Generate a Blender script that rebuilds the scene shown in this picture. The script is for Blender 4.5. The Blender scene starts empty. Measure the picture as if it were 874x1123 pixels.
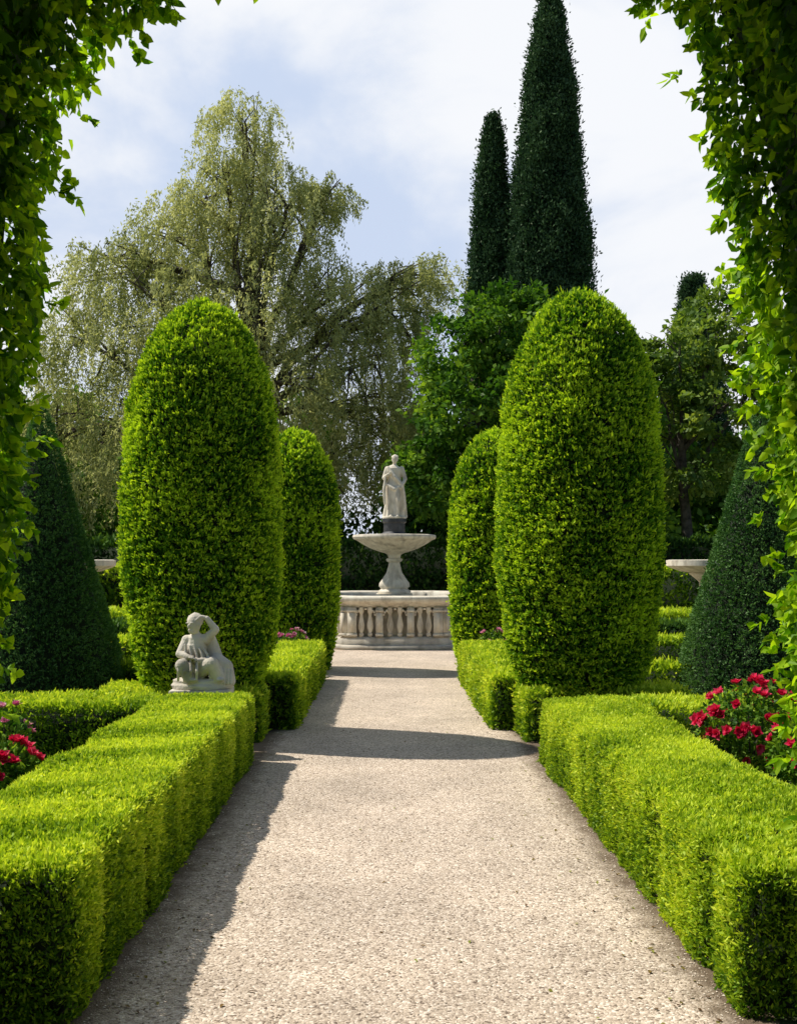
import bpy, math, numpy as np
from mathutils import Vector
R = np.random.default_rng(7)
scene = bpy.context.scene

# ------------------------------------------------------------------ helpers
def norm(v):
    return v / np.maximum(np.linalg.norm(v, axis=-1, keepdims=True), 1e-9)

def sn(p, freq, seed, n=6):
    r = np.random.default_rng(seed)
    out = np.zeros(len(p))
    for i in range(n):
        d = norm(r.normal(size=3)) * freq * r.uniform(.6, 1.6)
        out += np.sin(p @ d * 6.283 + r.uniform(0, 6.28))
    return out / n * 1.6

def link(o, parent=None):
    scene.collection.objects.link(o)
    if parent: o.parent = parent
    return o

def empty(name, loc=(0, 0, 0)):
    e = bpy.data.objects.new(name, None); e.location = loc
    e.empty_display_size = .3
    return link(e)

def mesh_np(name, V, F, mat, var=None, smooth=False):
    V = np.asarray(V, dtype=np.float32); F = np.asarray(F, dtype=np.int32)
    me = bpy.data.meshes.new(name)
    k = F.shape[1]
    me.vertices.add(len(V)); me.vertices.foreach_set('co', V.ravel())
    me.loops.add(F.size); me.loops.foreach_set('vertex_index', F.ravel())
    me.polygons.add(len(F))
    me.polygons.foreach_set('loop_start', np.arange(0, F.size, k, dtype=np.int32))
    me.polygons.foreach_set('loop_total', np.full(len(F), k, dtype=np.int32))
    if var is not None:
        a = me.attributes.new('var', 'FLOAT', 'POINT')
        a.data.foreach_set('value', np.asarray(var, dtype=np.float32))
    me.update(calc_edges=True)
    if smooth:
        me.polygons.foreach_set('use_smooth', np.ones(len(F), dtype=bool))
    me.materials.append(mat)
    return me

def obj(name, me, parent=None, loc=(0, 0, 0)):
    o = bpy.data.objects.new(name, me); o.location = loc
    return link(o, parent)

def rvec(n): return norm(R.normal(size=(n, 3)))

def leaves(P, A, L, W, var, fold=.15):
    """diamond leaves, 4 verts"""
    n = len(P)
    S = norm(np.cross(A, rvec(n))); N = np.cross(A, S)
    L = (L * R.uniform(.65, 1.3, n))[:, None]; W = (W * R.uniform(.7, 1.3, n))[:, None]
    v = np.stack([P, P + A*L*.5 + S*W*.5 + N*W*fold, P + A*L, P + A*L*.5 - S*W*.5 + N*W*fold], 1).reshape(-1, 3)
    F = np.arange(n*4).reshape(n, 4)
    return v, F, np.repeat(var, 4)

def leaves6(P, A, N, L, W, var):
    """folded pointed leaf: 6 verts, 2 quads"""
    n = len(P)
    S = norm(np.cross(A, N)); N = norm(np.cross(S, A))
    L = (L * R.uniform(.6, 1.25, n))[:, None]; W = (W * R.uniform(.75, 1.2, n))[:, None]
    c = (R.uniform(0, .3, n))[:, None]
    base = P; tip = P + A*L - N*L*c
    r1 = P + A*L*.28 + S*W*.48 + N*W*.14; l1 = P + A*L*.28 - S*W*.48 + N*W*.14
    r2 = P + A*L*.66 + S*W*.36 + N*W*.1 - N*L*c*.4; l2 = P + A*L*.66 - S*W*.36 + N*W*.1 - N*L*c*.4
    v = np.stack([base, r1, r2, tip, l2, l1], 1).reshape(-1, 3)
    i = np.arange(n)[:, None]*6
    F = np.concatenate([i + np.array([0, 1, 2, 3]), i + np.array([0, 3, 4, 5])])
    return v, F, np.repeat(var, 6)

def merge(parts):
    Vs, Fs, As, o = [], [], [], 0
    for v, f, a in parts:
        Vs.append(v); Fs.append(f + o); As.append(a); o += len(v)
    return np.concatenate(Vs), np.concatenate(Fs), np.concatenate(As)

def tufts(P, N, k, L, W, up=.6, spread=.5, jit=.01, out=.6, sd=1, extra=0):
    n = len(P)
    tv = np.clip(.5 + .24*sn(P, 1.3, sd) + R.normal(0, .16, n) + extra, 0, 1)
    A0 = N*out + np.array([0, 0, up]) + R.normal(0, .18, (n, 3))
    P2 = np.repeat(P, k, 0) + R.normal(0, jit, (n*k, 3))
    A = norm(np.repeat(A0, k, 0) + R.normal(0, spread, (n*k, 3)))
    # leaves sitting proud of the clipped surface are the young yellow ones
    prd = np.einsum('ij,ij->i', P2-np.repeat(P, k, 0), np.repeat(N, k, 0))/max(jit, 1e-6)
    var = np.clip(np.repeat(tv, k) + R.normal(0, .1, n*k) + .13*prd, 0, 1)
    return leaves(P2 - A*L*.35, A, L, W, var)

def tube(path, rad, sides=6, cap=True):
    path = np.asarray(path, float); rad = np.asarray(rad, float)
    T = norm(np.gradient(path, axis=0))
    ref = np.array([0, 0, 1.]) if abs(T[0][2]) < .9 else np.array([1., 0, 0])
    U = norm(np.cross(T, ref)); Wv = np.cross(T, U)
    th = np.linspace(0, 2*np.pi, sides, endpoint=False)
    V = (path[:, None] + rad[:, None, None]*(U[:, None]*np.cos(th)[None, :, None] + Wv[:, None]*np.sin(th)[None, :, None])).reshape(-1, 3)
    F = []
    for i in range(len(path)-1):
        for j in range(sides):
            a = i*sides + j; b = i*sides + (j+1) % sides
            F.append((a, b, b+sides, a+sides))
    return V, np.array(F), np.zeros(len(V))

def lathe(prof, seg=32, off=(0, 0, 0), mod=None):
    prof = np.asarray(prof, float)
    th = np.linspace(0, 2*np.pi, seg, endpoint=False)
    V = []
    for r, z in prof:
        rr = r*np.ones(seg) if mod is None else r*mod(th, z)
        V.append(np.stack([rr*np.cos(th)+off[0], rr*np.sin(th)+off[1], np.full(seg, z+off[2])], 1))
    V = np.concatenate(V); F = []
    for i in range(len(prof)-1):
        for j in range(seg):
            a = i*seg+j; b = i*seg+(j+1) % seg
            F.append((a, b, b+seg, a+seg))
    return V, np.array(F), np.zeros(len(V))

def box(x0, x1, y0, y1, z0, z1):
    V = np.array([(x, y, z) for z in (z0, z1) for y in (y0, y1) for x in (x0, x1)], float)
    F = np.array([(0, 2, 3, 1), (4, 5, 7, 6), (0, 1, 5, 4), (2, 6, 7, 3), (0, 4, 6, 2), (1, 3, 7, 5)])
    return V, F, np.zeros(8)

def ball(c, r, seg=16, rings=10):
    r = np.broadcast_to(np.asarray(r, float), (3,))
    ph = np.linspace(0.02, np.pi-.02, rings)
    pr = [(np.sin(p), -np.cos(p)) for p in ph]
    V, F, a = lathe(pr, seg)
    return V*r + np.asarray(c), F, a

# ------------------------------------------------------------------ materials
def newmat(name):
    m = bpy.data.materials.new(name); m.use_nodes = True
    m.node_tree.nodes.clear()
    return m, m.node_tree.nodes, m.node_tree.links

def foliage(name, dark, mid, light, trans=.35, tcol=None, gloss=.018):
    m, N, L = newmat(name)
    out = N.new('ShaderNodeOutputMaterial')
    at = N.new('ShaderNodeAttribute'); at.attribute_name = 'var'
    ramp = N.new('ShaderNodeValToRGB')
    e = ramp.color_ramp.elements
    e[0].position = .1; e[0].color = (*dark, 1); e[1].position = .95; e[1].color = (*light, 1)
    x = e.new(.5); x.color = (*mid, 1)
    L.new(at.outputs['Fac'], ramp.inputs[0])
    d = N.new('ShaderNodeBsdfDiffuse'); t = N.new('ShaderNodeBsdfTranslucent'); g = N.new('ShaderNodeBsdfGlossy')
    g.inputs['Roughness'].default_value = .5; g.inputs['Color'].default_value = (.8, .85, .6, 1)
    L.new(ramp.outputs[0], d.inputs[0])
    mul = N.new('ShaderNodeMix'); mul.data_type = 'RGBA'; mul.blend_type = 'MULTIPLY'; mul.inputs[0].default_value = 1
    L.new(ramp.outputs[0], mul.inputs[6]); mul.inputs[7].default_value = (*(tcol or (1.3, 1.25, .4)), 1)
    L.new(mul.outputs[2], t.inputs[0])
    mx = N.new('ShaderNodeMixShader'); mx.inputs[0].default_value = trans
    L.new(d.outputs[0], mx.inputs[1]); L.new(t.outputs[0], mx.inputs[2])
    last = mx
    if gloss > 0:
        m2 = N.new('ShaderNodeMixShader'); m2.inputs[0].default_value = gloss
        L.new(mx.outputs[0], m2.inputs[1]); L.new(g.outputs[0], m2.inputs[2]); last = m2
    L.new(last.outputs[0], out.inputs[0])
    return m

def rough(name, c1, c2, scale=6, bump=.3, bscale=40, rgh=.9, detail=6, stain=None):
    m, N, L = newmat(name)
    out = N.new('ShaderNodeOutputMaterial'); b = N.new('ShaderNodeBsdfPrincipled')
    b.inputs['Roughness'].default_value = rgh
    tc = N.new('ShaderNodeTexCoord')
    n1 = N.new('ShaderNodeTexNoise'); n1.inputs['Scale'].default_value = scale; n1.inputs['Detail'].default_value = detail
    L.new(tc.outputs['Object'], n1.inputs['Vector'])
    r = N.new('ShaderNodeValToRGB'); e = r.color_ramp.elements
    e[0].position = .35; e[0].color = (*c1, 1); e[1].position = .65; e[1].color = (*c2, 1)
    L.new(n1.outputs[0], r.inputs[0]); col = r.outputs[0]
    if stain:
        n3 = N.new('ShaderNodeTexNoise'); n3.inputs['Scale'].default_value = scale*.6; n3.inputs['Detail'].default_value = 8
        mp = N.new('ShaderNodeMapping'); mp.inputs['Scale'].default_value = (1.5, 1.5, .45); mp.inputs['Location'].default_value = (3, 1, 7)
        L.new(tc.outputs['Object'], mp.inputs[0]); L.new(mp.outputs[0], n3.inputs['Vector'])
        r3 = N.new('ShaderNodeValToRGB'); r3.color_ramp.elements[0].position = .5; r3.color_ramp.elements[1].position = .72
        L.new(n3.outputs[0], r3.inputs[0])
        mx = N.new('ShaderNodeMix'); mx.data_type = 'RGBA'
        L.new(r3.outputs[0], mx.inputs[0]); L.new(col, mx.inputs[6]); mx.inputs[7].default_value = (*stain, 1)
        col = mx.outputs[2]
    L.new(col, b.inputs['Base Color'])
    n2 = N.new('ShaderNodeTexNoise'); n2.inputs['Scale'].default_value = bscale; n2.inputs['Detail'].default_value = 5
    L.new(tc.outputs['Object'], n2.inputs['Vector'])
    bp = N.new('ShaderNodeBump'); bp.inputs['Strength'].default_value = bump; bp.inputs['Distance'].default_value = .02
    L.new(n2.outputs[0], bp.inputs['Height']); L.new(bp.outputs[0], b.inputs['Normal'])
    L.new(b.outputs[0], out.inputs[0])
    return m

M_box = foliage('boxwood_leaves', (.08, .19, .010), (.38, .56, .025), (.76, .86, .08), trans=.42, tcol=(1.2, 1.12, .5))
M_top = foliage('yew_topiary_leaves', (.018, .08, .005), (.11, .28, .010), (.58, .77, .04), trans=.40, tcol=(1.25, 1.2, .45))
M_cone = foliage('dark_yew_leaves', (.03, .09, .025), (.075, .175, .05), (.16, .29, .09), trans=.25, tcol=(1.1, 1.2, .6))
M_dark = foliage('dark_hedge_leaves', (.02, .06, .014), (.05, .13, .022), (.14, .26, .04), trans=.3)
M_willow = foliage('willow_leaves', (.24, .28, .10), (.46, .49, .20), (.70, .71, .38), trans=.46, tcol=(1.2, 1.15, .8))
M_broad = foliage('broadleaf_leaves', (.03, .10, .012), (.09, .21, .022), (.28, .45, .05), trans=.38)
M_broad2 = foliage('olive_green_leaves', (.07, .14, .03), (.17, .27, .05), (.36, .46, .11), trans=.4)
M_cyp = foliage('cypress_leaves', (.015, .04, .018), (.035, .08, .035), (.075, .14, .06), trans=.15, tcol=(1, 1.1, .8))
M_ivy = foliage('arch_leaves', (.02, .08, .005), (.10, .26, .010), (.52, .76, .03), trans=.52, gloss=.015)
M_rose = foliage('rose_petals', (.55, .01, .06), (.78, .02, .10), (.88, .14, .24), trans=.3, tcol=(1.1, .8, .8))
M_pink = foliage('pink_petals', (.7, .15, .35), (.8, .35, .5), (.85, .7, .7), trans=.3, tcol=(1.1, .9, .9))
M_core = rough('hedge_interior', (.006, .014, .003), (.015, .032, .005), 20, .8, 60)
M_bark = rough('bark', (.045, .035, .025), (.13, .105, .08), 8, .8, 25)
M_stone = rough('weathered_limestone', (.48, .42, .33), (.70, .63, .51), 5, .35, 45, .85, stain=(.27, .235, .175))
M_stone2 = rough('cream_marble', (.64, .56, .43), (.80, .73, .59), 8, .25, 60, .75, stain=(.38, .33, .25))
M_dstone = rough('dark_wet_stone', (.02, .022, .025), (.06, .06, .065), 12, .4, 50, .5)

def gravel_mat():
    m, N, L = newmat('gravel_surface')
    out = N.new('ShaderNodeOutputMaterial'); b = N.new('ShaderNodeBsdfPrincipled'); b.inputs['Roughness'].default_value = .95
    tc = N.new('ShaderNodeTexCoord')
    nd = N.new('ShaderNodeTexNoise'); nd.inputs['Scale'].default_value = 40; nd.inputs['Detail'].default_value = 2
    L.new(tc.outputs['Object'], nd.inputs['Vector'])
    ms = N.new('ShaderNodeVectorMath'); ms.operation = 'SCALE'; ms.inputs['Scale'].default_value = .02; L.new(nd.outputs['Color'], ms.inputs[0])
    ad = N.new('ShaderNodeVectorMath'); L.new(tc.outputs['Object'], ad.inputs[0]); L.new(ms.outputs[0], ad.inputs[1])
    v = N.new('ShaderNodeTexVoronoi'); v.inputs['Scale'].default_value = 100
    L.new(ad.outputs[0], v.inputs['Vector'])
    sep = N.new('ShaderNodeSeparateColor'); L.new(v.outputs['Color'], sep.inputs[0])
    r = N.new('ShaderNodeValToRGB'); e = r.color_ramp.elements
    e[0].position = 0; e[0].color = (.16, .11, .075, 1); e[1].position = 1; e[1].color = (.88, .75, .61, 1)
    x = e.new(.2); x.color = (.46, .36, .265, 1); x = e.new(.75); x.color = (.64, .515, .39, 1)
    L.new(sep.outputs[0], r.inputs[0])
    n = N.new('ShaderNodeTexNoise'); n.inputs['Scale'].default_value = 1.1; n.inputs['Detail'].default_value = 9; n.inputs['Roughness'].default_value = .68
    L.new(tc.outputs['Object'], n.inputs['Vector'])
    rr = N.new('ShaderNodeMapRange'); rr.inputs[1].default_value = .3; rr.inputs[2].default_value = .7; rr.inputs[3].default_value = .74; rr.inputs[4].default_value = 1.17
    L.new(n.outputs[0], rr.inputs[0])
    mul = N.new('ShaderNodeVectorMath'); mul.operation = 'SCALE'
    L.new(r.outputs[0], mul.inputs[0]); L.new(rr.outputs[0], mul.inputs['Scale'])
    # dirt gathered along the hedge feet
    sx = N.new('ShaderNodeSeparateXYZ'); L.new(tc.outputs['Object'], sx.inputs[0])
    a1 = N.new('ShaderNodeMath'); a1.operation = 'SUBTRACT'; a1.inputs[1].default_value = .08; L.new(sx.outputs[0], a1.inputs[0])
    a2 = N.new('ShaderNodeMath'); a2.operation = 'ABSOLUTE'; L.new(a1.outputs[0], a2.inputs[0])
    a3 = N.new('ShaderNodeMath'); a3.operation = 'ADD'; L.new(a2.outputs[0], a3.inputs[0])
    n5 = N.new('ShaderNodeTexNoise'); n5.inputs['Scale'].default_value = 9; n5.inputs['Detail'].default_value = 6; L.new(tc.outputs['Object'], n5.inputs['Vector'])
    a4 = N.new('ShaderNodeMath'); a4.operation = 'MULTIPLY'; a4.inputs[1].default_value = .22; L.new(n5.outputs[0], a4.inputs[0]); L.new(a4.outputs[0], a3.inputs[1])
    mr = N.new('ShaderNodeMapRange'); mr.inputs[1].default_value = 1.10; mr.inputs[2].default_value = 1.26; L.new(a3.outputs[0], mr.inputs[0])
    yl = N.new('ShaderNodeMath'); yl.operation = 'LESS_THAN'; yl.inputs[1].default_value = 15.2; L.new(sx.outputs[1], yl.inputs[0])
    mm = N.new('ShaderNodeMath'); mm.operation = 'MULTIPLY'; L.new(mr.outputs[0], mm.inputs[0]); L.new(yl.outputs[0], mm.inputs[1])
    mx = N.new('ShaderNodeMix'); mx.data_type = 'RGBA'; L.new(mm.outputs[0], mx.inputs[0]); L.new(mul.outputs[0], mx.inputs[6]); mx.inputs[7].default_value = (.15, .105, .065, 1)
    L.new(mx.outputs[2], b.inputs['Base Color'])
    bp = N.new('ShaderNodeBump'); bp.inputs['Strength'].default_value = .7; bp.inputs['Distance'].default_value = .006; bp.invert = True
    L.new(v.outputs['Distance'], bp.inputs['Height']); L.new(bp.outputs[0], b.inputs['Normal'])
    L.new(b.outputs[0], out.inputs[0])
    return m
M_gravel = gravel_mat()
M_soil = rough('garden_ground', (.05, .065, .02), (.10, .11, .04), 3, .8, 50)
M_peb = foliage('pebble', (.18, .13, .09), (.50, .40, .30), (.80, .69, .57), trans=0, gloss=.02)

def water_mat():
    m, N, L = newmat('pool_water')
    out = N.new('ShaderNodeOutputMaterial'); b = N.new('ShaderNodeBsdfPrincipled')
    b.inputs['Base Color'].default_value = (.03, .05, .04, 1); b.inputs['Roughness'].default_value = .06
    n = N.new('ShaderNodeTexNoise'); n.inputs['Scale'].default_value = 9
    bp = N.new('ShaderNodeBump'); bp.inputs['Strength'].default_value = .2; L.new(n.outputs[0], bp.inputs['Height']); L.new(bp.outputs[0], b.inputs['Normal'])
    L.new(b.outputs[0], out.inputs[0]); return m
M_water = water_mat()

# ------------------------------------------------------------------ ground + path
def sheet(name, pts, z, mat):
    me = bpy.data.meshes.new(name); me.from_pydata([(x, y, z) for x, y in pts], [], [tuple(range(len(pts)))])
    me.materials.append(mat); return obj(name, me)
sheet('ground', [(-400, -100), (400, -100), (400, 700), (-400, 700)], 0, M_soil)
pl = [(-1.2, -6), (1.36, -6), (1.36, 9.05), (6, 9.05), (6, 9.7), (1.36, 9.7), (1.36, 15.3), (3.2, 17)]
circ = [(.15 + 5.2*math.sin(a), 22.4 - 5.4*math.cos(a)) for a in np.linspace(.7, 2*math.pi-.7, 40)]
pl += circ + [(-2.9, 17), (-1.2, 15.3), (-1.2, 9.7), (-6, 9.7), (-6, 9.05), (-1.2, 9.05)]
sheet('gravel_path', pl, .004, M_gravel)
n = 9000
yy = 3 + 11*R.random(n)**1.7; edge = R.random(n) < .45
xx = np.where(edge, np.where(R.random(n) < .5, -1.06 + np.abs(R.normal(0, .09, n)), 1.24 - np.abs(R.normal(0, .09, n))), R.uniform(-1.08, 1.25, n))
c = np.stack([xx, yy, np.full(n, .006)], 1); s = (R.uniform(.002, .005, n)*np.where(R.random(n) < .02, 2., 1))[:, None]
o6 = np.array([(1, 0, 0), (0, 1, 0), (-1, 0, 0), (0, -1, 0), (0, 0, .7), (0, 0, -.5)])
V = (c[:, None] + (o6[None]*R.uniform(.6, 1.4, (n, 6, 1)))*s[:, None]).reshape(-1, 3)
i = np.arange(n)[:, None]*6
F = np.concatenate([i+np.array(f) for f in [(0, 1, 4), (1, 2, 4), (2, 3, 4), (3, 0, 4)]])
obj('loose_gravel', mesh_np('loose_gravel', V, F, M_peb, np.repeat(R.random(n), 6)))
n = 320
yy = 3.4 + 10*R.random(n)**1.5; xx = np.where(R.random(n) < .7, np.where(R.random(n) < .5, -1.0+np.abs(R.normal(0, .15, n)), 1.18-np.abs(R.normal(0, .15, n))), R.uniform(-1, 1.2, n))
P = np.stack([xx, yy, np.full(n, .010)], 1); A = norm(np.stack([R.normal(size=n), R.normal(size=n), R.normal(0, .1, n)], 1))
v, F, a = leaves6(P, A, norm(np.stack([R.normal(0, .2, n), R.normal(0, .2, n), np.ones(n)], 1)), .024, .013, R.random(n))
M_fallen = foliage('dry_leaf', (.10, .05, .02), (.20, .12, .04), (.25, .28, .05), trans=.1)
obj('fallen_leaves', mesh_np('fallen_leaves', v, F, M_fallen, a))

# ------------------------------------------------------------------ hedges
def rbox_points(x0, x1, y0, y1, h, n, r=.07):
    dx, dy = x1-x0, y1-y0
    areas = np.array([dx*dy*1.35, dx*h, dx*h, dy*h, dy*h])
    f = R.choice(5, n, p=areas/areas.sum())
    u, v = R.random(n), R.random(n)
    x = x0+dx*u; y = y0+dy*v; z = np.full(n, h)
    m = f == 1; y[m] = y0; z[m] = h*v[m]
    m = f == 2; y[m] = y1; z[m] = h*v[m]
    m = f == 3; x[m] = x0; z[m] = h*u[m]
    m = f == 4; x[m] = x1; z[m] = h*u[m]
    P = np.stack([x, y, z], 1)
    Q = np.clip(P, [x0+r, y0+r, -9], [x1-r, y1-r, h-r])
    N = norm(P-Q)
    return Q + N*r, N

def hedge(name, x0, x1, y0, y1, h, dens=3000, k=5, L=.032, W=.01, mat=None, seed=3, amp=.016, up=.55, r=.06, bay=0, bd=.012):
    mat = mat or M_box
    e = empty(name, ((x0+x1)/2, (y0+y1)/2, 0)); off = np.array([(x0+x1)/2, (y0+y1)/2, 0])
    area = (x1-x0)*(y1-y0) + 2*h*((x1-x0)+(y1-y0))
    P, N = rbox_points(x0, x1, y0, y1, h, int(area*dens), r)
    d = amp*sn(P, .9, seed) + amp*.5*sn(P, 4, seed+1) + R.normal(0, .004, len(P))
    if bay:   # individual plants read as shallow irregular bays along the run
        yy_ = P[:, 1] + .06*sn(P, .8, seed+9)
        d += -bd*(np.abs(N[:, 0])+.45)*np.exp(-((((yy_-y0)/bay) % 1.)-.5)**2/.010)
    ex = -.36*(1-np.clip(P[:, 2]/h, 0, 1)) - .22*(N[:, 1] < -.7)  # shade painted into leaf tone: darker toward the base and on camera-facing fronts
    P = P + N*d[:, None]; P[:, 2] = np.maximum(P[:, 2], .02)
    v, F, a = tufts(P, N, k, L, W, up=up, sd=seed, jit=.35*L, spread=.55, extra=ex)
    obj('leaves', mesh_np('leaves', v-off, F, mat, a), e)
    V, F, a = box(x0+.065, x1-.065, y0+.065, y1-.065, 0, h-.065)
    obj('interior', mesh_np('interior', V-off, F, M_core, a), e)
    return e

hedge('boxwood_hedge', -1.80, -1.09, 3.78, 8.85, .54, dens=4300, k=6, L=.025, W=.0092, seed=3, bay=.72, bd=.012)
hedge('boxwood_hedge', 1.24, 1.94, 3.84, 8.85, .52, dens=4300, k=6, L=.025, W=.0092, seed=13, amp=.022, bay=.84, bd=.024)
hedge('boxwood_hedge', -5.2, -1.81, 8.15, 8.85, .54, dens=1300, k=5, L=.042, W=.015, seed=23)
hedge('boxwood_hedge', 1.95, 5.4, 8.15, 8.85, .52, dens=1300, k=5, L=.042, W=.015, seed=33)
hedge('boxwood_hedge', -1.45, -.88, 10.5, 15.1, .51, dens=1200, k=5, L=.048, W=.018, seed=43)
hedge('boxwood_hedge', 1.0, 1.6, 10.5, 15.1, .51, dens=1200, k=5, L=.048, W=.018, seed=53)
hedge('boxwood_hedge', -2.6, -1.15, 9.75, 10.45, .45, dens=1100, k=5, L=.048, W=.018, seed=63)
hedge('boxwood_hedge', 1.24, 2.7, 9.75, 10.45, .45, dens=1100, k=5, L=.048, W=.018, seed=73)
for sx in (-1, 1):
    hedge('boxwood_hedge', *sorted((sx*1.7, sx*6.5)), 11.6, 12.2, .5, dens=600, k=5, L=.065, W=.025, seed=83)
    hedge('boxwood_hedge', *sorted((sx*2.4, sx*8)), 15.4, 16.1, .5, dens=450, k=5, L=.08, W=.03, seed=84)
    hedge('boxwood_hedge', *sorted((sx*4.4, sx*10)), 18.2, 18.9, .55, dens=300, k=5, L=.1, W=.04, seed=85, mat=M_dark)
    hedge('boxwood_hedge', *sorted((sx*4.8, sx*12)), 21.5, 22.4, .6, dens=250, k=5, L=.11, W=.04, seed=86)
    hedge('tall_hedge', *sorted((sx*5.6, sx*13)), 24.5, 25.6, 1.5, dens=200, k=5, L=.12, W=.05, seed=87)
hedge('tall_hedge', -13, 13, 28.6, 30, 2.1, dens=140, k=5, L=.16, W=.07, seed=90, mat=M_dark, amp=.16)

# ------------------------------------------------------------------ topiary
BIG = [(0, .38), (.1, .52), (.22, .645), (.34, .70), (.46, .715), (.6, .71), (.72, .675), (.82, .59), (.91, .44), (.965, .28), (1, .0)]
SML = [(0, .50), (.1, .57), (.25, .635), (.45, .655), (.65, .645), (.78, .585), (.88, .46), (.95, .30), (.985, .16), (1, 0)]
CON = [(0, .86), (.08, .88), (.2, .79), (.6, .41), (.93, .11), (.985, .05), (1, 0)]
def topiary_mesh(prof, H, dens, k, L, W, mat, seed, amp=.018, up=.6, rs=1., rows=0, sprout=0, ramp_=.045):
    prof = np.array(prof); t = np.linspace(0, 1, 400)
    rr = np.interp(t, prof[:, 0], prof[:, 1])*rs
    kk = np.ones(15)/15; rp = np.pad(rr, 7, mode='edge'); rs_ = np.convolve(rp, kk, 'valid'); rr = np.where(t > .96, np.minimum(rr, rs_), rs_)
    dz = H/399; dr = np.gradient(rr, dz)
    w = rr*np.sqrt(1+dr**2)+1e-4; area = 2*np.pi*w.sum()*dz
    n = int(area*dens)
    ti = np.searchsorted(np.cumsum(w)/w.sum(), R.random(n)).clip(0, 399)
    z = t[ti]*H + R.uniform(-.5, .5, n)*dz; th = R.uniform(0, 2*np.pi, n)
    r0 = rr[ti]
    N = norm(np.stack([np.cos(th), np.sin(th), -dr[ti]], 1))
    P = np.stack([r0*np.cos(th), r0*np.sin(th), z], 1)
    d = amp*sn(P, .9, seed) + amp*.7*sn(P, 3.5, seed+1) + R.normal(0, .005, n)
    ex = 0
    if rows:   # shearing rows: overlapping sprays, lit tops and dark undersides painted into leaf tone
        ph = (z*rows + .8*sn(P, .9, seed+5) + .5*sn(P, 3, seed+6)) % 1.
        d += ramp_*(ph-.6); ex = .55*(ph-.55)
    P = P + N*d[:, None]; P[:, 2] = np.maximum(P[:, 2], .02)
    parts = [tufts(P, N, k, L, W, up=up, sd=seed, jit=.3*L, spread=.5, extra=ex)]
    if sprout:
        s = R.random(n) < sprout*np.clip((z/H)*1.3-.2, .1, 1)
        parts.append(tufts(P[s]+N[s]*.015, N[s], 3, L*1.8, W*.8, up=1.1, sd=seed, jit=.3*L, spread=.22, extra=.25))
    v, F, a = merge(parts)
    lm = mesh_np('topiary_leaves', v, F, mat, a)
    cp = [(max(r-.07, 0.004), zz) for r, zz in zip(rr[::10], t[::10]*(H-.08))] + [(.003, H-.08)]
    V, F, a = lathe(cp, 32)
    cm = mesh_np('topiary_interior', V, F, M_core, a, smooth=True)
    return lm, cm
def place_topiary(name, meshes, x, y, rot=0, s=(1, 1, 1)):
    e = empty(name, (x, y, 0)); e.rotation_euler[2] = rot; e.scale = s
    obj('leaves', meshes[0], e); obj('interior', meshes[1], e); return e
tb = topiary_mesh(BIG, 4.07, 2300, 6, .036, .0155, M_top, 101, rows=16, sprout=.05, ramp_=.052)
place_topiary('yew_topiary', tb, -1.74, 10.3)
place_topiary('yew_topiary', tb, 1.80, 10.3, 2.2, (1.04, 1.04, 1.022))
ts = topiary_mesh(SML, 3.60, 1000, 5, .056, .025, M_top, 111, rows=12, sprout=.03, ramp_=.055)
place_topiary('yew_topiary', ts, -1.40, 16.5)
place_topiary('yew_topiary', ts, 1.62, 16.5, 2.6, (1.02, 1.02, 1.0))
tc_ = topiary_mesh(CON, 3.3, 1500, 5, .035, .014, M_cone, 121, amp=.008, up=.3)
place_topiary('cone_topiary', tc_, -3.66, 11.6)
place_topiary('cone_topiary', tc_, 3.95, 11.6, 1.2)

# ------------------------------------------------------------------ trees
def ell_pts(c, r, n, shell=.0):
    d = rvec(n); rad = (shell + (1-shell)*R.random(n)**(1/2.2))[:, None]
    return np.asarray(c) + d*rad*np.asarray(r), d

def limb(p0, p1, r0, r1, sag=.0, k=7, wob=.12):
    p0 = np.asarray(p0, float); p1 = np.asarray(p1, float)
    t = np.linspace(0, 1, k)[:, None]
    Ln = np.linalg.norm(p1-p0)
    mid = (p0+p1)/2 + np.array([0, 0, sag*Ln]) + R.normal(0, wob*.5, 3)*Ln*.3
    P = (1-t)**2*p0 + 2*t*(1-t)*mid + t**2*p1
    P[1:-1] += R.normal(0, wob*.12, (k-2, 3))*Ln*.25
    return tube(P, np.linspace(r0, r1, k), 6), P

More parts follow.
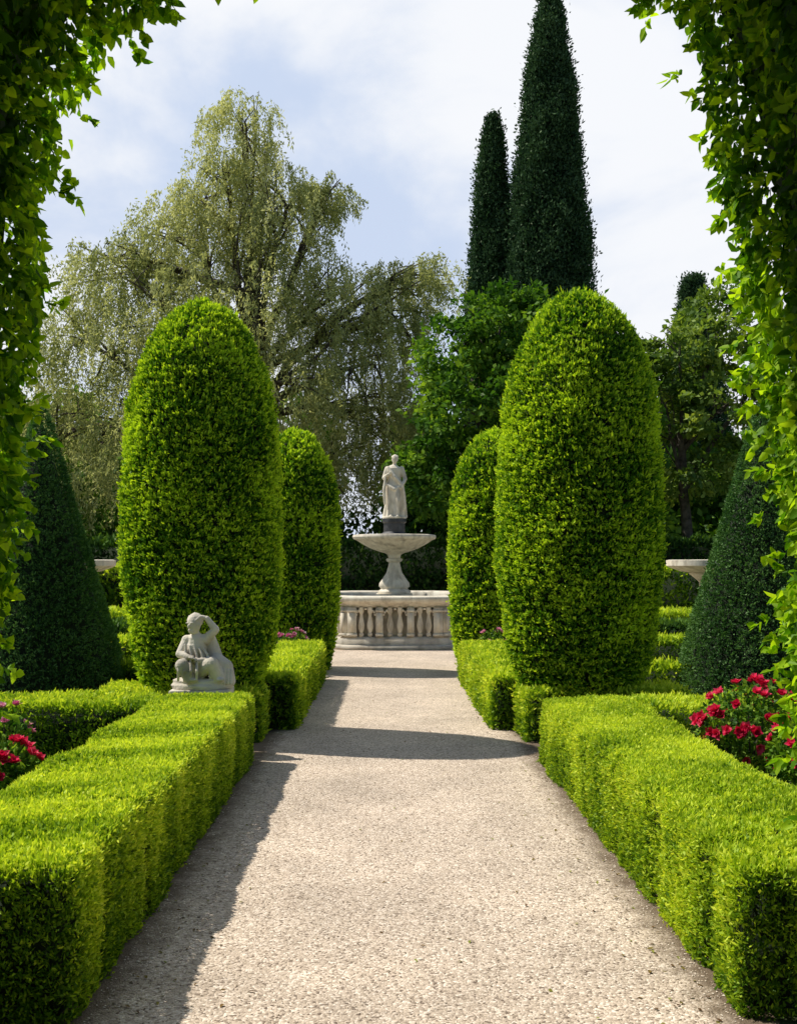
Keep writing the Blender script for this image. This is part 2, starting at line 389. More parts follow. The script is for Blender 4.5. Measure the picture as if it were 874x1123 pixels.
def tree(name, base, th, tr, lobes, mat, kind='broad', nclump=60, nleaf=70, L=.2, W=.11, cr=.5, sub=7, seed=1, extra_limbs=()):
    e = empty(name, tuple(base)); b = np.array([*base], float)
    wood = []; ff = []
    top = np.array([b[0]+R.normal(0, .3), b[1], th])
    (tb_, P) = limb(b, top, tr, tr*.5, 0, 10, .1); wood.append(tb_); trunkP = P
    for p0, p1, r0, r1 in extra_limbs:
        wood.append(limb(p0, p1, r0, r1, .06, 10, .2)[0])
    for (cx, cy, cz, rx, ry, rz) in lobes:
        c = np.array([cx, cy, cz])
        zt = np.clip(th*R.uniform(.45, 1.0), 0, cz-.2)
        j = np.argmin(abs(trunkP[:, 2]-zt)); st = trunkP[j]
        (t_, P) = limb(st, c + np.array([0, 0, rz*.2]), tr*.38, tr*.12, .12, 9, .25); wood.append(t_)
        for q in range(sub):
            tgt, _ = ell_pts(c, (rx*.95, ry*.95, rz*.95), 1, .5)
            s0 = P[R.integers(3, 9)]
            (t2, P2) = limb(s0, tgt[0], tr*.12, tr*.03, .15, 6, .3); wood.append(t2)
            for q2 in range(3):
                tg = P2[R.integers(2, 6)] + rvec(1)[0]*np.array([rx, ry, rz])*.4
                (t3, _) = limb(P2[R.integers(1, 5)], tg, tr*.05, tr*.015, .1, 5, .3); wood.append(t3)
        vol = (rx*ry*rz)**(1/3)
        if kind == 'willow':
            ns = int(nclump*vol)
            S, D = ell_pts(c, (rx, ry, rz), ns, .2)
            m = nleaf
            ln = R.uniform(.4, 1.4, ns)*min(1.3, vol*.8)
            t = R.random((ns, m))
            outd = D*np.array([1, 1, .3])*R.uniform(.1, .8, (ns, 1))
            x = S[:, None] + outd[:, None]*np.sqrt(t)[..., None]*1.0 + np.array([0, 0, -1.])*(ln[:, None]*t**1.5)[..., None]
            x = x.reshape(-1, 3) + R.normal(0, .06, (ns*m, 3))
            A = norm(R.normal(0, .55, (ns*m, 3)) + np.array([0, 0, -.8]))
            tv = np.clip(.45 + .22*sn(S, .25, seed) + R.normal(0, .15, ns), 0, 1)
            ff.append(leaves(x, A, L, W, np.clip(np.repeat(tv, m)+R.normal(0, .1, ns*m), 0, 1)))
        else:
            ns = int(nclump*vol*vol)
            S, D = ell_pts(c, (rx, ry, rz), ns, .55)
            x = np.repeat(S, nleaf, 0) + rvec(ns*nleaf)*(R.random((ns*nleaf, 1))**.5)*cr*np.array([1, 1, .6])*np.repeat(R.uniform(.5, 1.3, (ns, 1)), nleaf, 0)
            A = norm(np.repeat(D, nleaf, 0)*.5 + R.normal(0, .6, (ns*nleaf, 3)) + np.array([0, 0, -.1]))
            tv = np.clip(.45 + .2*sn(S, .3, seed) + R.normal(0, .2, ns), 0, 1)
            ff.append(leaves(x, A, L, W, np.clip(np.repeat(tv, nleaf)+R.normal(0, .12, ns*nleaf), 0, 1)))
    V, F, a = merge(wood); obj('trunk_and_limbs', mesh_np('trunk_and_limbs', V-b, F, M_bark, a, smooth=True), e)
    V, F, a = merge(ff); obj('crown', mesh_np('crown', V-b, F, mat, a), e)
    return e

WL = [(-4.3, 32, 13.9, 1.2, 1.4, 1.5), (-4.6, 32, 12.2, 1.6, 1.5, 1.3), (-6.0, 32.5, 11.4, 1.5, 1.8, 1.4), (-7.9, 32, 10.2, 1.7, 1.6, 1.0), (-2.9, 31.5, 11.6, 1.3, 1.6, 1.5),
      (-8.9, 32.5, 7.8, 1.6, 1.8, 1.8), (-6.3, 31, 8.4, 1.9, 2, 1.8), (-3.9, 31, 9.0, 1.9, 2, 1.7), (-1.4, 32, 9.3, 1.4, 1.7, 1.2),
      (.8, 32.5, 10.1, 1.3, 1.3, .7), (.3, 32.3, 8.6, 1.0, 1.2, .8), (-.6, 31.5, 7.0, 1.6, 1.8, 1.8), (-3.1, 30.5, 6.3, 1.9, 2, 1.9), (.1, 32, 5.8, .9, 1.3, 1.4),
      (-9.6, 32, 5.0, 1.7, 1.8, 2.0), (-6.5, 31, 5.3, 1.9, 2, 2.0), (-1.7, 32, 12.4, .6, .6, .6), (-1.4, 31, 4.2, 1.2, 1.3, 1.2)]
tree('willow_tree', (-3.9, 32, 0), 10.5, .42, WL, M_willow, 'willow', nclump=118, nleaf=60, L=.125, W=.040, sub=10, seed=5,
     extra_limbs=[((-3.6, 30.6, 6.0), (1.2, 31.6, 9.9), .085, .015), ((-3.7, 31.2, 5.5), (-3.4, 31.6, 12.6), .13, .02), ((-3.9, 31.5, 6.5), (-8.2, 31.5, 10.2), .09, .015)])
BL = [(2.9, 28, 7.6, 1.3, 1.5, 1.0), (1.7, 28, 6.9, 1.0, 1.2, 1.0), (4.2, 28.3, 7.7, 1.2, 1.4, 1.1), (2.1, 27.5, 5.3, 1.3, 1.5, 1.2),
      (4.0, 27.6, 6.0, 1.6, 1.7, 1.4), (1.3, 28, 3.9, 1.0, 1.2, 1.2), (3.2, 27.6, 3.7, 1.8, 1.8, 1.6), (5.6, 28, 4.8, 1.3, 1.4, 1.8)]
tree('broadleaf_tree', (3.1, 28.2, 0), 5.5, .28, BL, M_broad, nclump=38, nleaf=62, L=.17, W=.10, cr=.45, seed=6)
RL = [(8.0, 30, 7.4, 1.0, 1.2, .8), (9.4, 30.5, 8.1, 1.3, 1.4, 1.2), (7.6, 30, 5.8, 1.2, 1.4, .8), (9.2, 29.6, 5.7, 1.4, 1.5, .9), (11.0, 30, 7.0, 1.6, 1.6, 1.8), (8.4, 30, 4.0, 1.2, 1.4, .6), (6.9, 30.5, 6.9, .8, 1, .9)]
tree('broadleaf_tree', (8.4, 30, 0), 5.2, .2, RL, M_broad2, nclump=32, nleaf=60, L=.18, W=.10, cr=.45, seed=8)

def cypress(name, x, y, H, rad, n, hw=.5):
    e = empty(name, (x, y, 0))
    pr = np.array([(0, .75), (.15, .95), (.4, 1), (.6, .85), (.78, .58), (.9, .33), (.97, .14), (1, 0)])
    t = R.random(n)**.8; th = R.uniform(0, 6.283, n)
    r = np.interp(t, pr[:, 0], pr[:, 1])*rad
    P = np.stack([r*np.cos(th), r*np.sin(th), t*H], 1)
    N = np.stack([np.cos(th), np.sin(th), np.full(n, .2)], 1)
    P2 = P*np.array([1, 1, .45])
    b = sn(P2, .5, 44)*.10 + sn(P2, 1.6, 45)*.10
    P += N*(rad*b + R.normal(0, rad*.03, n))[:, None]
    v, F, a = tufts(P, norm(N), 13, .15, .07, up=.8, sd=5, jit=.13, spread=.7, out=.7, extra=b*1.8)
    obj('crown', mesh_np('crown', v, F, M_cyp, a), e)
    V, F, a = lathe([(.25, 0), (.25, H*.06), (rad*.72, H*.07), (rad*.76, H*.4), (rad*.62, H*.6), (rad*.38, H*.78), (rad*.15, H*.92), (.02, H*.97)], 18)
    obj('interior', mesh_np('interior', V, F, M_core, a, smooth=True), e)
cypress('cypress_tree', 6.62, 45, 24.9, 1.68, 16000)
cypress('cypress_tree', 4.42, 46, 20.3, 1.10, 9000)
cypress('conifer_tree', 14.0, 50, 14.6, 1.6, 5000)

parts = []
def blob(cx, cy, cz, r, n=24, nl=36, L=.40, W=.24):
    S, D = ell_pts((cx, cy, cz), r, n, .6)
    x = np.repeat(S, nl, 0) + rvec(n*nl)*(R.random((n*nl, 1))**.5)*.8
    A = norm(np.repeat(D, nl, 0)*.5 + R.normal(0, .6, (n*nl, 3)))
    tv = np.clip(.4 + R.normal(0, .22, n), 0, 1)
    parts.append(leaves(x, A, L, W, np.clip(np.repeat(tv, nl)+R.normal(0, .12, n*nl), 0, 1)))
for x in np.arange(-36, 37, 2.2):
    for row in range(2):
        cx = x + R.normal(0, .5); cy = 44 + row*6 + R.normal(0, 1)
        gap = abs(cx+1.2) < 2.6
        H = 2.6 if gap else R.uniform(5.5, 8.5) * (1 if cx < 0 else .85)
        for z in np.arange(1, H, 2.0):
            blob(cx, cy, z, (1.6, 1.5, 1.3))
V, F, a = merge(parts); obj('distant_trees', mesh_np('distant_trees', V, F, M_broad, a))
parts = []
for cx, cy, cz, r in [(-11, 29, 2.4, 1.8), (-9, 34, 3, 2), (-12.5, 33, 4.5, 2.4), (-6, 34, 2.4, 1.8), (-4, 33.5, 2.6, 1.7), (6.2, 32, 3, 1.8), (12, 30, 3, 2), (14.5, 31, 5, 2.4), (1.8, 31.5, 3.2, 1.5), (4.5, 31.5, 3.4, 2), (-3.2, 31, 1.6, 1.4), (-13.5, 30, 7, 2.2), (-1.9, 30.6, 1.7, 1.0), (.6, 30.8, 1.9, 1.0)]:
    blob(cx, cy, cz, (r, r, r), 45, 60, .24, .13)
V, F, a = merge(parts); obj('background_shrubs', mesh_np('background_shrubs', V, F, M_dark, a))

# ------------------------------------------------------------------ leafy tunnel whose mouth frames the garden; unseen run behind camera added for shade
IN = np.array([(-1.14, 0), (-1.10, .8), (-1.06, 1.2), (-1.02, 1.42), (-.965, 1.73), (-.915, 2.03), (-.88, 2.33), (-.86, 2.58), (-.84, 2.76), (-.76, 2.92), (-.60, 3.02), (-.47, 3.12), (-.22, 3.32), (.05, 3.39), (.3, 3.34),
               (.55, 3.21), (.71, 3.05), (.81, 2.84), (.87, 2.62), (.93, 2.27), (.97, 1.88), (1.0, 1.55), (1.04, 1.25), (1.10, .99), (1.16, .6), (1.2, 0)])
Y0, Y1, YN = -2.6, 2.9, 1.8
seg = np.diff(IN, axis=0); sl = np.linalg.norm(seg, axis=1); cum = np.concatenate([[0], np.cumsum(sl)])
def arch_pt(s):
    x = np.interp(s, cum, IN[:, 0]); z = np.interp(s, cum, IN[:, 1])
    i = np.clip(np.searchsorted(cum, s)-1, 0, len(seg)-1)
    t = seg[i]/sl[i][:, None]; nn = np.stack([t[:, 1], -t[:, 0]], 1)   # points to the inside of the opening
    return x, z, nn
def arch_leaves(n, ya, yb, mode='inner', L=.034, W=.0235):
    s = R.random(n)*cum[-1]; x, z, nn = arch_pt(s)
    if mode == 'inner':
        y = R.uniform(ya, yb, n); dep = -np.abs(R.normal(0, .035, n)) - .5*np.maximum(0, .08-(Y1-y))
        N = np.stack([nn[:, 0], R.normal(0, .35, n), nn[:, 1]], 1)
    else:
        dep = -R.uniform(0, .8, n); y = Y1 + R.normal(0, .03, n) - np.maximum(0, .08+dep)
        N = np.stack([nn[:, 0]*.2, np.full(n, 1.), nn[:, 1]*.2], 1)
    x = x + nn[:, 0]*dep; z = z + nn[:, 1]*dep
    P = np.stack([x, y, z], 1)
    b = .035*sn(P, 1.2, 61) + .025*sn(P, 3.2, 62)
    P[:, 0] += nn[:, 0]*b; P[:, 2] += nn[:, 1]*b
    N = norm(N + R.normal(0, .5, (n, 3)))
    A = norm(np.array([0, .25, -.7]) + .35*N + R.normal(0, .6, (n, 3)))
    keep = P[:, 2] > .01
    P, N, A = P[keep], N[keep], A[keep]
    # tunnel shade painted into leaf tone: dark inside, bright toward the sunlit mouth
    mouth_lit = np.clip((P[:, 1]-2.2)/.7, 0, 1)
    var = np.clip(.24+.46*mouth_lit+.2*sn(P, 1.5, 63)+R.normal(0, .2, len(P)), 0, 1)
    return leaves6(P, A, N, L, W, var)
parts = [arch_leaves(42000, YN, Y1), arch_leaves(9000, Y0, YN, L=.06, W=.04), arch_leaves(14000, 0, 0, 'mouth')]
n = 420; s = R.random(n)*cum[-1]; x, z, nn = arch_pt(s); y = R.uniform(Y1-.6, Y1+.02, n)
P0 = np.stack([x, y, z], 1); D = norm(np.stack([nn[:, 0], R.normal(0, .5, n), nn[:, 1]], 1) + np.array([0, 0, -.3]) + R.normal(0, .4, (n, 3)))
ln = R.uniform(.02, .075, n)
PP = []; AA = []; NN = []
for q in range(n):
    for t in np.linspace(.1, 1, 8):
        PP.append(P0[q]+D[q]*ln[q]*t); AA.append(norm(D[q]+R.normal(0, .8, 3))); NN.append(norm(R.normal(0, 1, 3)+np.array([0, -.3, .6])))
PP, AA, NN = map(np.array, (PP, AA, NN)); k = PP[:, 2] > .1
parts.append(leaves6(PP[k], AA[k], NN[k], .034, .023, np.clip(R.normal(.68, .18, k.sum()), 0, 1)))
arch = empty('leafy_arch', (0, 2.6, 0))
V, F, a = merge(parts); obj('leaves', mesh_np('leaves', V-np.array([0, 2.6, 0]), F, M_ivy, a), arch)
s = np.linspace(0, cum[-1], 70); x, z, nn = arch_pt(s)
ring = []
for (o_, y) in [(.10, Y0), (.10, Y1-.12), (.85, Y1-.12), (.85, Y0)]:
    ring.append(np.stack([x-nn[:, 0]*o_, np.full(70, y), np.maximum(z-nn[:, 1]*o_, 0)], 1))
V = np.stack(ring, 1).reshape(-1, 3); F = []
for i in range(69):
    for j in range(4):
        a_ = i*4+j; b_ = i*4+(j+1) % 4; F.append((a_, b_, b_+4, a_+4))
obj('interior', mesh_np('interior', V-np.array([0, 2.6, 0]), np.array(F), M_core), arch)

# ------------------------------------------------------------------ rose bushes
def rosebush(name, x, y, h, rx, nfl, petal=M_rose, fs=.03, leafL=.045, nl=2600):
    e = empty(name, (x, y, 0))
    S, D = ell_pts((0, 0, h*.62), (rx, rx*.8, h*.38), nl, .3)
    A = norm(D*.5+R.normal(0, .6, (nl, 3)))
    v, F, a = leaves6(S, A, rvec(nl), leafL, leafL*.6, R.random(nl)); obj('leaves', mesh_np('leaves', v, F, M_broad, a), e)
    wood = []
    for q in range(14):
        t, _ = ell_pts((0, 0, h*.6), (rx*.8, rx*.6, h*.35), 1, .6)
        wood.append(limb((R.normal(0, .04), R.normal(0, .04), 0), t[0], .009, .004, .05, 6)[0])
    V, F, a = merge(wood); obj('stems', mesh_np('stems', V, F, M_bark, a), e)
    S, D = ell_pts((0, 0, h*.66), (rx*1.02, rx*.85, h*.38), nfl, .85)
    m = S[:, 2] > h*.4; S, D = S[m], D[m]; n = len(S); k = 22
    D = norm(D + np.array([0, -.2, .5]))
    P = np.repeat(S, k, 0); Dd = np.repeat(D, k, 0)
    sp = np.tile(np.linspace(.15, 1.25, k), n)[:, None]
    side = norm(np.cross(Dd, rvec(n*k)))
    A = norm(Dd + side*sp); Nn = norm(Dd - side*.6)
    v, F, a = leaves6(P+side*fs*.1, A, Nn, fs*1.3, fs*1.25, np.clip(np.repeat(R.random(n), k)*.6+R.random(n*k)*.4, 0, 1))
    obj('flowers', mesh_np('flowers', v, F, petal, a), e)
rosebush('rose_bush', 2.44, 7.3, .80, .38, 120, fs=.033)
rosebush('rose_bush', 2.62, 6.6, .70, .32, 60, fs=.031)
rosebush('rose_bush', -2.15, 6.0, .62, .28, 90, fs=.031)
rosebush('rose_bush', -2.20, 6.35, .76, .16, 20, petal=M_pink, nl=700, fs=.027)
rosebush('rose_bush', -1.35, 15.55, .66, .22, 60, petal=M_pink, fs=.035, nl=800)
rosebush('rose_bush', 1.5, 15.6, .66, .2, 30, petal=M_pink, fs=.035, nl=800)
rosebush('rose_bush', -8.1, 23, 1.9, .5, 60, fs=.06, nl=900)

# ------------------------------------------------------------------ fountain
FX, FY = .14, 22.5
f = empty('stone_fountain', (FX, FY, 0))
def add(name, parts, mat, parent, smooth=False, bevel=0):
    V, F, a = merge(parts); o = obj(name, mesh_np(name, V, F, mat, smooth=False), parent)
    if smooth:
        for p in o.data.polygons: p.use_smooth = True
        es = o.modifiers.new('es', 'EDGE_SPLIT'); es.split_angle = math.radians(38)
    if bevel:
        b = o.modifiers.new('bev', 'BEVEL'); b.width = bevel; b.segments = 2
    return o
def octo(prof, R0=1.0, rot=math.pi/8):
    V, F, a = lathe(prof, 8)
    c, s = math.cos(rot), math.sin(rot)
    V = np.stack([V[:, 0]*c-V[:, 1]*s, V[:, 0]*s+V[:, 1]*c, V[:, 2]], 1); return V, F, a
q = 1/math.cos(math.pi/8)
add('base_step', [octo([(0.01, .0), (2.32*q, 0), (2.32*q, .07), (2.24*q, .09), (2.0*q, .09)])], M_stone, f)
add('plinth', [octo([(2.2*q, .085), (2.2*q, .19), (2.16*q, .22), (2.12*q, .24), (1.9*q, .24)])], M_stone, f)
add('pool_wall', [octo([(2.02*q, .23), (2.02*q, .80), (1.8*q, .80), (1.8*q, .2)])], M_stone, f)
add('rim', [octo([(2.05*q, .775), (2.12*q, .79), (2.14*q, .83), (2.22*q, .87), (2.26*q, .90), (2.26*q, .97), (2.22*q, .99), (1.78*q, .99), (1.74*q, .96), (1.74*q, .8)])], M_stone2, f)
V, F, a = octo([(.01, .84), (1.8*q, .84)]); obj('water', mesh_np('water', V, F, M_water), f)
bal = []; pil = []
bp = [(.03, .24), (.05, .26), (.05, .29), (.032, .31), (.06, .40), (.065, .45), (.05, .53), (.03, .62), (.03, .66), (.048, .69), (.05, .74), (.05, .785)]
side = 2*2.1*math.tan(math.pi/8)
bays = [-side/2+.07, -side/6, side/6, side/2-.07]
for kf in range(8):
    ang = kf*math.pi/4 - math.pi/2
    c, s = math.cos(ang), math.sin(ang)
    def put(VV, FF, aa, u):
        X = 2.10+VV[:, 0]; Yv = VV[:, 1]+u
        pil.append((np.stack([c*X-s*Yv, s*X+c*Yv, VV[:, 2]], 1), FF, aa))
    for i0 in range(3):
        a0, a1 = bays[i0], bays[i0+1]
        for fr in (.34, .66):
            u = a0+(a1-a0)*fr
            V, F, a = lathe(bp, 10, (c*2.10-s*u, s*2.10+c*u, 0)); bal.append((V, F, a))
        # small arched head over each pair of balusters
        m_ = (a0+a1)/2; w_ = (a1-a0)/2-.08
        for th_ in np.linspace(0, math.pi, 9):
            V, F, a = box(-.06, .045, -.026, .026, -.02, .02)
            ct, st_ = math.cos(th_-math.pi/2), math.sin(th_-math.pi/2)
            V2 = V.copy(); V2[:, 1] = V[:, 1]*ct - V[:, 2]*st_ + w_*math.cos(th_); V2[:, 2] = V[:, 1]*st_+V[:, 2]*ct + .655+.10*math.sin(th_)
            put(V2, F, a, m_)
    for u in bays:
        w_ = .085 if abs(u) > side/3 else .065
        put(*box(-.09, .07, -w_, w_, .245, .785), u)
        put(*box(.071, .088, -w_*.55, w_*.55, .34, .69), u)
        put(*box(.0, .095, -w_*1.15, w_*1.15, .70, .745), u)
        put(*box(.0, .095, -w_*1.15, w_*1.15, .25, .30), u)
add('balusters', bal, M_stone2, f, smooth=True)
add('pilasters', pil, M_stone2, f)
add('stem', [box(-.37, .37, -.37, .37, .80, .98), lathe([(.01, .985), (.34, .985), (.34, 1.03), (.30, 1.06), (.27, 1.08), (.30, 1.13), (.29, 1.2), (.22, 1.30), (.15, 1.42), (.12, 1.55), (.11, 1.62), (.16, 1.65), (.17, 1.69), (.12, 1.72), (.14, 1.78), (.24, 1.84), (.2, 1.9)], 40, mod=lambda th, z: 1+.06*np.cos(th*12)*(1.08 < z < 1.6))], M_stone2, f, smooth=True)
add('upper_bowl', [lathe([(.12, 1.80), (.25, 1.83), (.45, 1.90), (.62, 1.99), (.72, 2.06), (.78, 2.08), (.84, 2.10), (.86, 2.14), (.85, 2.18), (.80, 2.19), (.74, 2.16), (.5, 2.10), (.01, 2.08)], 64, mod=lambda th, z: 1+.04*np.abs(np.cos(th*12))*(z < 2.07))], M_stone2, f, smooth=True)
add('statue_plinth', [lathe([(.01, 2.09), (.30, 2.09), (.30, 2.2), (.25, 2.22), (.22, 2.25), (.22, 2.42), (.25, 2.45), (.25, 2.52), (.01, 2.52)], 24)], M_dstone, f, smooth=True)

# ------------------------------------------------------------------ statues (fused by voxel remesh into one carved surface)
def chain(pts, rad, seg=12):
    out = []
    pts = np.array(pts, float)
    for i in range(len(pts)-1):
        t = np.linspace(0, 1, 6)[:, None]
        out.append(tube(pts[i]*(1-t)+pts[i+1]*t, np.linspace(rad[i], rad[i+1], 6), seg))
    for p, r in zip(pts, rad): out.append(ball(p, r*1.0, seg, 9))
    return out
def hand(c, d, n, s=1.0):
    """palm, four unequal bent fingers and a side thumb"""
    c = np.array(c, float); d = norm(np.array(d, float)); n = norm(np.array(n, float)); sd = np.cross(d, n)
    out = chain([c, c+d*.035*s], [.017*s, .019*s])
    for i, (o_, l) in enumerate(((-.018, .030), (-.006, .036), (.006, .034), (.018, .026))):
        b = c+d*.04*s+sd*o_*s; m = b+d*l*.55*s+n*.004*s; e_ = m+d*l*.45*s+n*.016*s
        out += chain([b, m, e_], [.0062*s, .0058*s, .005*s], 8)
    b = c+d*.012*s-sd*.018*s
    out += chain([b, b-sd*.012*s+d*.014*s, b-sd*.012*s+d*.03*s+n*.008*s], [.0075*s, .007*s, .006*s], 8)
    return out
def carve(name, parts, mat, loc, rot=0, voxel=.007, sm=3):
    V, F, a = merge(parts)
    me = mesh_np(name, V, F, mat, smooth=True)
    import bmesh
    bm = bmesh.new(); bm.from_mesh(me)
    be = [e for e in bm.edges if e.is_boundary]
    bmesh.ops.holes_fill(bm, edges=be, sides=200); bmesh.ops.recalc_face_normals(bm, faces=bm.faces); bm.to_mesh(me); bm.free()
    o = obj(name, me, None, loc); o.rotation_euler[2] = rot
    r = o.modifiers.new('rm', 'REMESH'); r.mode = 'VOXEL'; r.voxel_size = voxel; r.use_smooth_shade = True
    s = o.modifiers.new('sm', 'SMOOTH'); s.iterations = sm; s.factor = .5
    return o
def head(c, s=1.0, look=(0, -1, 0), bun=True):
    c = np.array(c, float); l = norm(np.array(look, float)); sd = norm(np.cross(l, [0, 0, 1.])); up = np.array([0, 0, 1.])
    o_ = [ball(c, (.064*s, .070*s, .088*s)), ball(c+l*.03*s-up*.058*s, .034*s), ball(c+l*.074*s-up*.012*s, (.012*s, .014*s, .022*s), 8, 6),
          ball(c+l*.066*s-up*.048*s, (.016*s, .01*s, .007*s), 8, 6), ball(c+l*.060*s+up*.018*s+sd*.028*s, (.02*s, .012*s, .008*s), 8, 6), ball(c+l*.060*s+up*.018*s-sd*.028*s, (.02*s, .012*s, .008*s), 8, 6),
          ball(c+sd*.064*s-up*.01*s, (.01*s, .014*s, .022*s), 8, 6), ball(c-sd*.064*s-up*.01*s, (.01*s, .014*s, .022*s), 8, 6)]
    # waved hair, parted and gathered behind
    o_ += [ball(c-l*.022*s+up*.030*s, (.072*s, .074*s, .070*s))]
    for k_ in range(7):
        f_ = (k_-3)/3
        o_ += chain([c+l*.035*s+up*(.066-.03*abs(f_))*s+sd*f_*.05*s, c-l*.01*s+up*(.095-.03*abs(f_))*s+sd*f_*.066*s, c-l*.08*s+up*.03*s+sd*f_*.03*s], [.009*s, .013*s, .014*s], 8)
    if bun: o_ += [ball(c-l*.088*s+up*.03*s, .034*s)]
    return o_
def folds(th, z): return 1 + (.13*np.cos(th*9+z*2.5)+.06*np.cos(th*5-1))*np.clip(1-z/1.0, 0, 1)
V, F, a = lathe([(.02, .03), (.235, .03), (.225, .12), (.21, .3), (.20, .5), (.19, .62), (.17, .72), (.14, .80), (.145, .88), (.165, .97), (.16, 1.04), (.09, 1.09), (.045, 1.11), (.01, 1.12)], 72, mod=folds)
V[:, 1] *= .78; V[:, 0] += .02*np.sin(V[:, 2]*4.0)
W = [(V, F, a), lathe([(.01, 0), (.25, 0), (.25, .045), (.01, .045)], 24)]
W += chain([(0, 0, 1.06), (0.005, -.005, 1.15)], [.045, .038]); W += head((.008, -.015, 1.225), .98, look=(-.35, -1, 0))
W += chain([(-.145, 0, 1.03), (-.21, -.01, .84), (-.13, -.13, .90)], [.055, .045, .03]); W += hand((-.12, -.14, .905), (.75, -.3, .5), (0, -1, 0), 1.1)
W += chain([(.15, 0, 1.03), (.22, -.03, .82), (.17, -.14, .70)], [.055, .045, .03]); W += hand((.17, -.145, .69), (-.3, -.2, -.9), (-1, 0, 0), 1.1)
W += chain([(-.12, -.07, 1.05), (0, -.15, .86), (.15, -.12, .68), (.20, -.11, .45), (.2, -.13, .2)], [.03, .038, .045, .035, .025])
W += chain([(-.15, -.1, .70), (0, -.165, .60), (.15, -.12, .66)], [.028, .038, .03])
W += chain([(-.18, -.08, .85), (-.21, -.1, .6), (-.2, -.12, .3)], [.025, .035, .02])
W += chain([(.06, -.12, .6), (.075, -.17, .36), (.06, -.17, .1)], [.06, .05, .04]); W += [ball((.07, -.19, .055), (.035, .06, .025)), ball((-.07, -.17, .055), (.035, .06, .025))]
carve('statue_of_standing_woman', W, M_stone2, (FX, FY, 2.515), 0, .009, 1)

# seated figure, one arm raised to its head, drapery falling to one side
S = [lathe([(.01, 0), (.25, 0), (.255, .03), (.23, .05), (.235, .07), (.2, .085), (.01, .09)], 40, mod=lambda th, z: 1+.05*np.cos(th*5+z*40))]
S[0][0][:, 1] *= .68
S += chain([(-.045, .02, .15), (-.06, .01, .24), (-.055, 0, .33), (-.05, .0, .395)], [.105, .088, .092, .075])
S += chain([(-.13, 0, .40), (.03, 0, .41)], [.045, .045]); S += chain([(-.05, 0, .42), (-.055, -.02, .49)], [.038, .032])
S += head((-.062, -.03, .540), .90, look=(-.55, -.85, -.15), bun=True)
S += chain([(.035, 0, .41), (.115, -.02, .49), (.045, -.03, .585)], [.042, .034, .022]); S += hand((.04, -.03, .588), (-.95, -.05, .2), (0, 0, -1), 1.0)
S += chain([(.06, .04, .44), (.075, .06, .34), (.10, .06, .24), (.13, .05, .12)], [.04, .06, .07, .07])
S += chain([(-.135, 0, .39), (-.175, -.07, .29), (-.09, -.14, .27)], [.042, .035, .022]); S += hand((-.085, -.145, .27), (.9, -.3, -.1), (0, 0, -1), 1.0)
S += chain([(-.02, -.03, .15), (.10, -.13, .215), (.16, -.11, .09)], [.078, .06, .045]); S += [ball((.175, -.14, .085), (.035, .05, .02))]
S += chain([(-.08, -.03, .15), (-.14, -.15, .20), (-.08, -.15, .09)], [.078, .06, .045]); S += [ball((-.05, -.165, .085), (.045, .035, .02))]
S += chain([(.02, .02, .16), (.13, .0, .22), (.20, -.01, .18), (.235, -.02, .06)], [.07, .07, .062, .05])
for q_ in range(7):
    x_ = .07+.028*q_; S += chain([(x_, -.05, .25-.015*q_), (x_+.015, -.115+.01*q_, .15), (x_+.02, -.10, .05)], [.011, .016, .012], 8)
for q_ in range(5):
    S += chain([(-.13+.04*q_, -.083, .37-.01*q_), (-.12+.045*q_, -.10, .29), (-.10+.045*q_, -.115, .20)], [.007, .012, .010], 8)
for q_ in range(4):
    S += chain([(-.17+.05*q_, -.17+.01*q_, .24), (-.16+.05*q_, -.20, .16), (-.17+.05*q_, -.165, .08)], [.010, .013, .011], 8)
S += chain([(-.12, -.1, .26), (-.02, -.12, .235), (.09, -.10, .25)], [.02, .026, .02])
ped = empty('statue_of_seated_figure', (-1.555, 9.2, 0))
o = carve('carved_figure', S, M_stone, (0, 0, .555), 0, .0045, 1); o.parent = ped
add('pedestal', [box(-.24, .24, -.19, .19, 0, .07), box(-.2, .2, -.155, .155, .07, .49), box(-.245, .245, -.185, .185, .49, .553)], M_stone, ped, bevel=.01)

for x in (-5.72, 5.85):
    e = empty('stone_birdbath', (x, 20.2, 0))
    add('column', [box(-.22, .22, -.22, .22, 0, .16), lathe([(.18, .165), (.18, .2), (.12, .25), (.14, .5), (.13, .9), (.1, 1.25), (.15, 1.3), (.3, 1.42), (.2, 1.44)], 24)], M_stone2, e, smooth=True)
    add('bowl', [lathe([(.1, 1.40), (.45, 1.46), (.62, 1.52), (.70, 1.56), (.70, 1.66), (.64, 1.67), (.5, 1.60), (.01, 1.58)], 40)], M_stone2, e, smooth=True)

# ------------------------------------------------------------------ light, sky, camera
D = Vector((3.0, -1.0, -4.35)).normalized()
sd = bpy.data.lights.new('sun', 'SUN'); sd.energy = 5.0; sd.angle = math.radians(.53); sd.color = (1, .955, .87)
so = bpy.data.objects.new('sun', sd); link(so); so.rotation_euler = D.to_track_quat('-Z', 'Y').to_euler(); so.location = (-10, 5, 20)
w = bpy.data.worlds.new('World'); scene.world = w; w.use_nodes = True
N = w.node_tree.nodes; L = w.node_tree.links; N.clear()
out = N.new('ShaderNodeOutputWorld'); bg = N.new('ShaderNodeBackground'); bg.inputs[1].default_value = .1
sky = N.new('ShaderNodeTexSky'); sky.sky_type = 'NISHITA'; sky.sun_disc = False
sky.sun_elevation = math.asin(-D.z); sky.sun_rotation = math.atan2(-D.x, -D.y)
sky.air_density = 1.0; sky.dust_density = .6
tc = N.new('ShaderNodeTexCoord'); mp = N.new('ShaderNodeMapping'); mp.inputs['Scale'].default_value = (1, 1, 1.5); mp.inputs['Location'].default_value = (1.7, .6, .9)
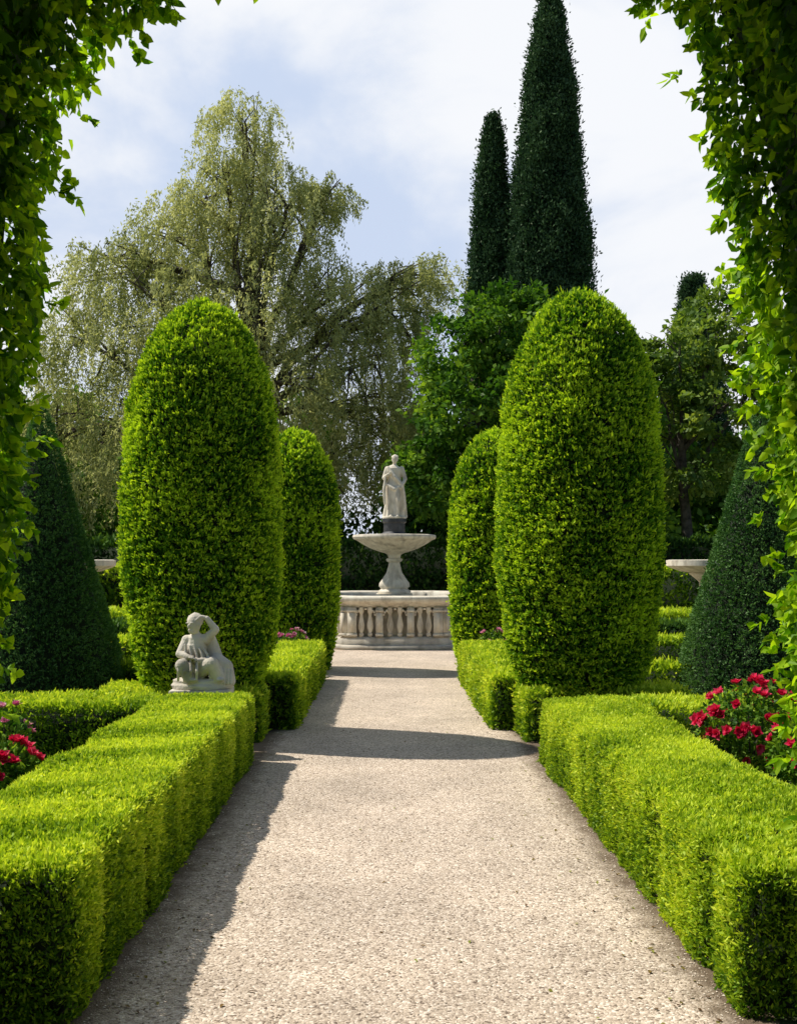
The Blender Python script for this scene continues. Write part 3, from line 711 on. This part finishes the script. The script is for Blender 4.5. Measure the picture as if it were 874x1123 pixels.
L.new(tc.outputs['Generated'], mp.inputs[0])
nz = N.new('ShaderNodeTexNoise'); nz.inputs['Scale'].default_value = 3.2; nz.inputs['Detail'].default_value = 9; nz.inputs['Roughness'].default_value = .55; nz.inputs['Distortion'].default_value = .25
L.new(mp.outputs[0], nz.inputs['Vector'])
cr = N.new('ShaderNodeValToRGB'); cr.color_ramp.elements[0].position = .38; cr.color_ramp.elements[1].position = .60; cr.color_ramp.interpolation = 'EASE'
L.new(nz.outputs[0], cr.inputs[0])
cc = N.new('ShaderNodeMix'); cc.data_type = 'RGBA'; cc.inputs[6].default_value = (6.0, 7.0, 8.9, 1); cc.inputs[7].default_value = (9.3, 9.5, 9.9, 1)
L.new(cr.outputs[0], cc.inputs[0])
n2 = N.new('ShaderNodeTexNoise'); n2.inputs['Scale'].default_value = 1.3; n2.inputs['Detail'].default_value = 6
L.new(mp.outputs[0], n2.inputs['Vector'])
sx = N.new('ShaderNodeSeparateXYZ'); L.new(tc.outputs['Generated'], sx.inputs[0])
# cloud bank lies over the far side of the garden, clearer overhead and behind
ma = N.new('ShaderNodeMath'); ma.operation = 'MULTIPLY_ADD'; ma.inputs[1].default_value = .75; L.new(sx.outputs[1], ma.inputs[0]); L.new(n2.outputs[0], ma.inputs[2])
mr = N.new('ShaderNodeMapRange'); mr.inputs[1].default_value = .50; mr.inputs[2].default_value = .95; mr.inputs[4].default_value = 1.0; L.new(ma.outputs[0], mr.inputs[0])
mx = N.new('ShaderNodeMix'); mx.data_type = 'RGBA'; L.new(mr.outputs[0], mx.inputs[0]); L.new(sky.outputs[0], mx.inputs[6]); L.new(cc.outputs[2], mx.inputs[7])
L.new(mx.outputs[2], bg.inputs[0]); L.new(bg.outputs[0], out.inputs[0])

cam = bpy.data.cameras.new('camera'); co = bpy.data.objects.new('camera', cam); link(co)
co.location = (0, 0, 1.6); co.rotation_euler = (math.radians(90), 0, 0)
cam.sensor_width = 36; cam.lens = 38.5; cam.shift_x = .0107; cam.shift_y = .0503
cam.clip_start = .05; cam.clip_end = 1500
scene.camera = co
scene.view_settings.view_transform = 'Standard'; scene.view_settings.look = 'None'; scene.view_settings.exposure = 0
